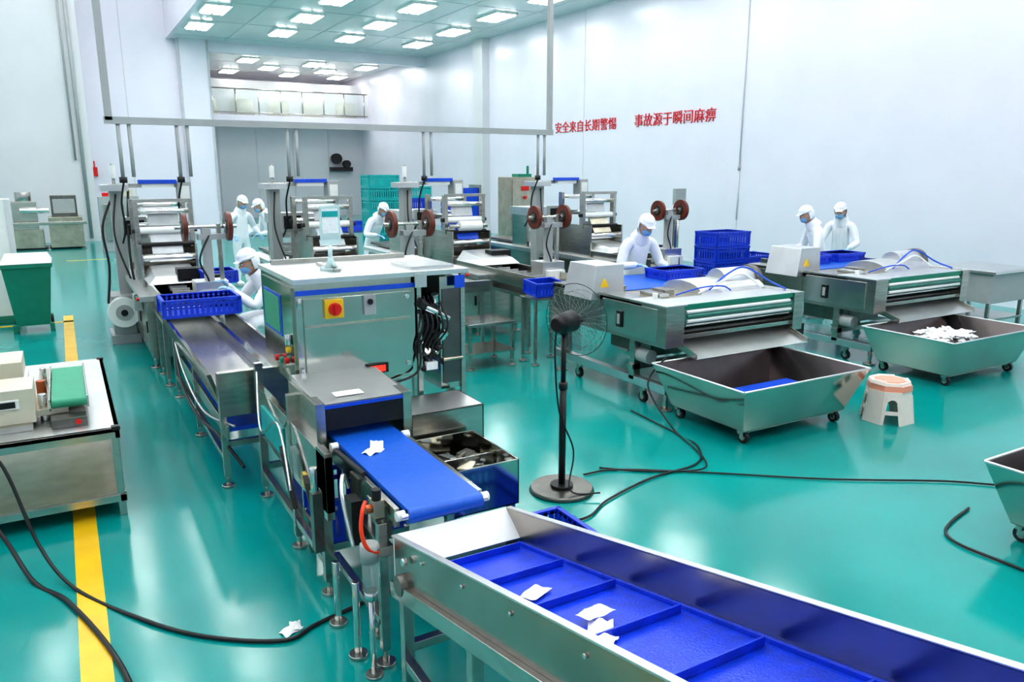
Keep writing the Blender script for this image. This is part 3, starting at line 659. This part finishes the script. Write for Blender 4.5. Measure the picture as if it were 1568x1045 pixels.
# ---------------------------------------------------------------- stool
b=MB(); sx,sy=6.27,4.08; h=.37
def rpoly(r,z,n=8,rot=math.pi/8,k=.3):
    return [Vector((sx+r*math.cos(2*math.pi*i/n+rot),sy+r*math.sin(2*math.pi*i/n+rot),z)) for i in range(n)]
A=rpoly(.170,h);A2=rpoly(.180,h-.025)
def band(P,Q,m):
    for i in range(len(P)):
        j=(i+1)%len(P); b.quad([P[i],P[j],Q[j],Q[i]],m)
Ain=rpoly(.13,h-.004); band(A,Ain,'pink'); vt=[b.bm.verts.new(p) for p in Ain]; f=b.bm.faces.new(vt); f.material_index=b.mi('orng')
band(A,A2,'pink'); B2=rpoly(.186,h-.075); band(A2,B2,'orng'); C2=rpoly(.190,h-.12); band(B2,C2,'pink')
G=rpoly(.225,0.0)
for i in range(8):
    j=(i+1)%8
    if i%2==0:
        n=8
        for k in range(n):
            t0,t1=k/n,(k+1)/n
            def edge(t):
                x=abs(t-.5)/.5
                return 1.0 if x>.62 else (.10+.16*(x/.62)**3)
            f0,f1=edge(t0+1e-3),edge(t1-1e-3)
            b.quad([C2[i].lerp(C2[j],t0),C2[i].lerp(C2[j],t1),C2[i].lerp(C2[j],t1).lerp(G[i].lerp(G[j],t1),f1),C2[i].lerp(C2[j],t0).lerp(G[i].lerp(G[j],t0),f0)],'pink')
        l=[C2[a_].lerp(G[a_],q_) for a_,q_ in ((i,.5),(j,.5),(j,.64),(i,.64))]; b.quad(l,'pink')
    else:
        b.quad([C2[i],C2[j],G[j],G[i]],'pink')
o=b.obj('plastic_stool'); sm=o.modifiers.new('s','SOLIDIFY'); sm.thickness=.008; sm.offset=-1
# green bin
b=MB(); bx,by=-.5,12.6
b.hexa([(bx-.2,by-.22,.1),(bx+.2,by-.22,.1),(bx+.2,by+.22,.1),(bx-.2,by+.22,.1),(bx-.29,by-.3,.92),(bx+.29,by-.3,.92),(bx+.29,by+.3,.92),(bx-.29,by+.3,.92)],'green')
b.box(bx-.31,bx+.31,by-.32,by+.32,.90,.96,'green'); b.hexa([(bx-.31,by-.33,.96),(bx+.31,by-.33,.96),(bx+.31,by+.33,.96),(bx-.31,by+.33,.96),(bx-.26,by-.25,1.03),(bx+.26,by-.25,1.03),(bx+.26,by+.3,1.06),(bx-.26,by+.3,1.06)],'white')
for x in (bx-.22,bx+.22): b.cyl((x-.02,by+.25,.09),(x+.02,by+.25,.09),.09,'black'); b.box(x-.03,x+.03,by-.2,by-.1,0,.11,'green')
b.obj('wheeled_waste_bin',.01)
# ---------------------------------------------------------------- distant machinery at left
b=MB(); 
b.box(-1.3,-.5,25.6,26.3,0.05,.55,'steelw'); b.box(-1.2,-.6,25.7,26.2,.55,1.35,'steel'); b.box(-.35,.5,25.5,26.4,.05,.9,'steelw'); b.box(-.25,.4,25.7,26.2,.9,1.5,'steeld'); b.box(-.2,.35,25.68,25.7,1.0,1.4,'grey')
b.cyl((-.9,25.9,1.35),(-.9,25.9,1.6),.2,'steel'); b.box(-1.4,.6,25.4,25.5,.7,.78,'steel'); b.cyl((-1.0,25.5,1.1),(-.3,25.5,1.1),.08,'steelb')
for x in (-1.3,-.4,.45): foot(b,x,25.6,.1,.06)
b.box(-1.3,.5,25.6,26.3,0,.06,'dark')
b.obj('processing_machine',.01)
b=MB(); b.box(.9,1.9,24.0,24.7,.0,1.5,'grey'); b.box(1.0,1.5,23.95,24.0,.3,1.3,'steel'); b.box(1.0,1.3,24.05,24.2,1.5,1.6,'red'); b.box(1.4,1.8,24.1,24.4,1.5,1.7,'beige'); b.obj('utility_cabinet',.01)
b=MB(); b.box(1.04,1.2,29.86,29.96,2.0,2.3,'red'); b.cyl((1.12,29.9,2.3),(1.12,29.9,2.5),.02,'red'); b.obj('fire_alarm_box')
b=MB(); b.box(-1.66,-1.45,27.93,27.98,2.7,2.95,'red'); b.obj('fire_sign')
b=MB(); b.box(11.9,12.1,13.2-.0,13.4,0,0.02,'steel'); b.cyl((12,13.3,.02),(12,13.3,1.5),.025,'steel'); b.box(11.85,12.15,13.25,13.35,1.45,1.8,'grey'); b.obj('control_pedestal')
b=MB(); b.cyl((11.9,37.9,2.75),(11.9,37.6,2.75),.25,'dark',24); b.cyl((12.4,37.9,2.5),(12.4,37.6,2.5),.18,'dark',20); b.box(11.6,12.7,37.7,37.98,2.15,2.35,'dark'); b.obj('wall_fan')
b=MB()
b.box(3.2,7.2,17.2,18.0,.8,.85,'steelb')
for x in (3.3,5.2,7.1):
    for y in (17.25,17.95): leg(b,x,y,.8)
for i in range(5): crate_geo(b,3.6+i*.75,17.6,.851,.6,.4,.18,'blue' if i%2 else 'white')
b.obj('sorting_table')
# ---------------------------------------------------------------- people
def skinmesh(name,verts,edges,radii,roots,matname,parent,sub=2,T=None):
    me=bpy.data.meshes.new(name); me.from_pydata([tuple(v) for v in verts],edges,[]); me.materials.append(M[matname])
    o=bpy.data.objects.new(name,me); sc.collection.objects.link(o)
    md=o.modifiers.new('skin','SKIN'); md.use_smooth_shade=True; md.branch_smoothing=.6
    if not me.skin_vertices: me.skin_vertices.new()
    sv=me.skin_vertices[0].data
    for i,r in enumerate(radii):
        sv[i].radius=r if isinstance(r,tuple) else (r,r); sv[i].use_root=(i in roots)
    su=o.modifiers.new('sub','SUBSURF'); su.levels=sub; su.render_levels=sub
    o.parent=parent
    return o
def worker(x,y,yaw,lean=.3,seated=False,hand=((-.2,.45,1.0),(.2,.45,1.0)),headpitch=.3,headyaw=0,H=1.65,seat=.46):
    e=bpy.data.objects.new('worker',None); sc.collection.objects.link(e); e.location=(x,y,0); e.rotation_euler=(0,0,yaw)
    k=H/1.65; hz=.90*k if not seated else seat+.09
    V=[];E=[];R=[]
    def add(p,r,par=None):
        V.append(Vector(p)); R.append(r)
        if par is not None: E.append((par,len(V)-1))
        return len(V)-1
    RL=Matrix.Translation((0,0,hz))@Matrix.Rotation(-lean,4,'X')
    def up(p): return RL@Vector(p)
    pel=add((0,0,hz),(.175,.14)); wa=add(up((0,0,.16)),(.165,.13),pel); ch=add(up((0,.01,.34)),(.18,.135),wa)
    ns=add(up((0,0,.47)),(.10,.085),ch); nk=add(up((0,.015,.53)),(.06,.06),ns); nt_=add(up((0,.03,.58)),(.055,.055),nk)
    W=[]
    for s,hp in ((-1,hand[0]),(1,hand[1])):
        sh=up((s*.175,0,.425)); i=add(sh,(.078,.078),ns)
        wr=Vector(hp); d=wr-sh; L=d.length; a_=.29;b_=.26
        if L>.53: wr=sh+d*(.53/L); d=wr-sh; L=.53
        ca=(a_*a_+L*L-b_*b_)/(2*a_*L); ca=max(-1,min(1,ca)); dn=d.normalized()
        pole=Vector((s*.6,-.3,-1)); pole=(pole-dn*pole.dot(dn)).normalized()
        el=sh+dn*(a_*ca)+pole*(a_*math.sqrt(1-ca*ca))
        m=add(sh.lerp(el,.5),.068,i); j=add(el,.058,m); m2=add(el.lerp(wr,.5),.052,j); w=add(wr,.038,m2)
        W.append((wr,(wr-el).normalized(),s))
    for s in (-1,1):
        hp=add((s*.095,0.0 if not seated else .04,hz-.07 if not seated else hz-.01),(.10,.10),pel)
        if not seated: pts=[((s*.10,.02,hz*.75),.09),((s*.105,.03,.47*k),.07),((s*.11,.0,.26*k),.062),((s*.11,-.02,.10),.052)]
        else: pts=[((s*.14,.22,hz),.088),((s*.16,.42,hz-.01),.072),((s*.16,.44,.28),.062),((s*.16,.42,.10),.052)]
        q=hp
        for p,r in pts: q=add(p,r,q)
    body=skinmesh('coverall',V,E,R,[0],'cloth',e,2)
    b=MB(); ay=-.02 if not seated else .42
    for s in (-1,1):
        fx_=s*.11 if not seated else s*.16
        b.sph((fx_,ay+.07,.055),.1,'white',(.5,1.35,.55)); b.cyl((fx_,ay,.03),(fx_,ay,.2),.055,'white'); b.box(fx_-.048,fx_+.048,ay-.06,ay+.2,0,.022,'grey')
    b.obj('boots',0,e,loc=(0,0,0))
    V2=[];E2=[];R2=[];roots=[]
    def add2(p,r,par=None):
        V2.append(Vector(p));R2.append(r)
        if par is not None:E2.append((par,len(V2)-1))
        else: roots.append(len(V2)-1)
        return len(V2)-1
    for wr,d,s in W:
        side=d.cross(Vector((0,0,1))).normalized(); nrm=side.cross(d).normalized()
        d=(d-nrm*.15).normalized()
        a=add2(wr-d*.02,.024); c=add2(wr+d*.03,(.030,.018),a); add2(wr+d*.075,(.036,.016),c)
        for q,Lf in ((-.027,.062),(-.009,.075),(.009,.078),(.027,.070)):
            base=wr+d*.07+side*q; p1=base+d*Lf*.45-nrm*.008; p2=p1+d*Lf*.3-nrm*.018; p3=p2+d*Lf*.15-nrm*.02
            i=add2(base,.009); i=add2(p1,.0088,i); i=add2(p2,.0082,i); add2(p3,.007,i)
        ts=-s*side if side.x>0 else s*side
        i=add2(wr+d*.03+ts*.02,.011); i=add2(wr+d*.055+ts*.045-nrm*.008,.010,i); add2(wr+d*.08+ts*.052-nrm*.02,.0085,i)
    skinmesh('hands',V2,E2,R2,roots,'glove',e,1)
    top=up((0,.03,.58)); T=Matrix.Translation(top)@Matrix.Rotation(headyaw,4,'Z')@Matrix.Rotation(-headpitch,4,'X')@Matrix.Translation((0,.02,.10))
    b=MB()
    b.sph((0,0,0),.1,'skin',(.76,.93,1.14),20,T); b.sph((0,.03,-.065),.06,'skin',(.85,.95,.8),14,T)
    b.sph((0,.098,-.012),.014,'skin',(.9,1.1,1.6),10,T)
    for s in (-1,1):
        b.sph((s*.077,-.005,-.005),.026,'skin',(.35,.7,1.15),10,T); b.sph((s*.031,.083,.012),.0125,'white',(1.15,.6,.7),10,T); b.sph((s*.031,.0895,.012),.006,'black',(1,.6,1),8,T)
        b.sph((s*.032,.086,.034),.014,'black',(1.3,.4,.25),8,T)
    b.sph((0,.098,-.058),.016,'red',(1.4,.35,.35),8,T)
    b.obj('head',0,e,loc=(0,0,0))
    b=MB(); b.sph((0,.05,-.048),.07,'mask',(.90,.86,.74),18,T)
    for s in (-1,1): b.path([T@Vector(p) for p in ((s*.055,.065,-.03),(s*.078,.03,-.015),(s*.085,-.01,.01))],.0025,'mask',5)
    b.obj('face_mask',0,e,loc=(0,0,0))
    b=MB(); k0=b.mi('cloth')
    ret=bmesh.ops.create_uvsphere(b.bm,u_segments=24,v_segments=16,radius=.112)
    kill=[]
    for v in ret['verts']:
        c=v.co.copy(); 
        if c.y>.02 and c.z<.035 : kill.append(v)
        elif c.z<-.085: kill.append(v)
        puff=1.0+(.12 if c.z>.06 else 0)
        v.co=T@Vector((c.x*.86*puff,c.y*.98*puff-.006,c.z*1.12*puff+.012))
    bmesh.ops.delete(b.bm,geom=kill,context='VERTS')
    for f in b.bm.faces: f.smooth=True
    b.cyl(T@Vector((0,0,.045)),T@Vector((0,0,.07)),.098,'cloth',24,r2=.1)
    b.hexa([T@Vector(p) for p in ((-.065,.07,.048),(.065,.07,.048),(.05,.135,.040),(-.05,.135,.040),(-.065,.07,.056),(.065,.07,.056),(.05,.135,.046),(-.05,.135,.046))],'cloth')
    b.cyl(T@Vector((0,-.02,-.09)),up((0,-.01,.48)),.082,'cloth',20,r2=.12,cap=False)
    b.obj('hooded_cap',0,e,loc=(0,0,0))
    if seated:
        b=MB(); b.cyl((0,0,seat-.03),(0,0,seat),.17,'steel',24)
        for s in (-1,1):
            for t in (-1,1): b.cyl((s*.1,t*.1,seat-.03),(s*.15,t*.15,0),.013,'steel')
        b.obj('seat_stool',0,e,loc=(0,0,0))
    return e
worker(6.08,7.52,math.radians(172),lean=.30,hand=((-.22,.40,1.08),(.16,.38,1.10)),headpitch=.5,H=1.7)
worker(1.92,8.15,math.radians(98),lean=.45,seated=True,seat=.60,hand=((-.10,.54,1.02),(.22,.50,1.05)),headpitch=.35)
worker(9.85,7.75,math.radians(60),lean=.3,hand=((-.2,.42,1.0),(.2,.42,1.0)),headpitch=.4,H=1.68)
worker(10.9,8.2,math.radians(115),lean=.3,hand=((-.2,.42,1.0),(.2,.42,1.0)),headpitch=.3,H=1.7)
worker(2.95,15.6,math.radians(200),lean=.10,hand=((-.3,.2,1.0),(.3,.25,1.0)),headpitch=.3,H=1.7)
worker(3.6,15.6,math.radians(100),lean=.35,hand=((-.2,.4,1.0),(.2,.4,1.0)),headpitch=.4)
worker(4.9,16.6,math.radians(160),lean=.5,hand=((-.2,.4,1.0),(.2,.4,1.0)),headpitch=.4)
worker(5.15,14.4,math.radians(200),lean=.55,hand=((-.2,.45,1.0),(.2,.45,1.0)),headpitch=.4)
# ---------------------------------------------------------------- world, camera
w=bpy.data.worlds.new('World'); sc.world=w; w.use_nodes=True
w.node_tree.nodes['Background'].inputs[0].default_value=(.9,.95,1,1); w.node_tree.nodes['Background'].inputs[1].default_value=.3
cam=bpy.data.cameras.new('Camera'); co=bpy.data.objects.new('Camera',cam); sc.collection.objects.link(co)
co.location=(0,0,2.2); co.rotation_euler=(math.radians(77.5),0,math.radians(-30)); cam.sensor_width=36; cam.lens=27.09; cam.clip_start=.05; cam.clip_end=200
sc.camera=co
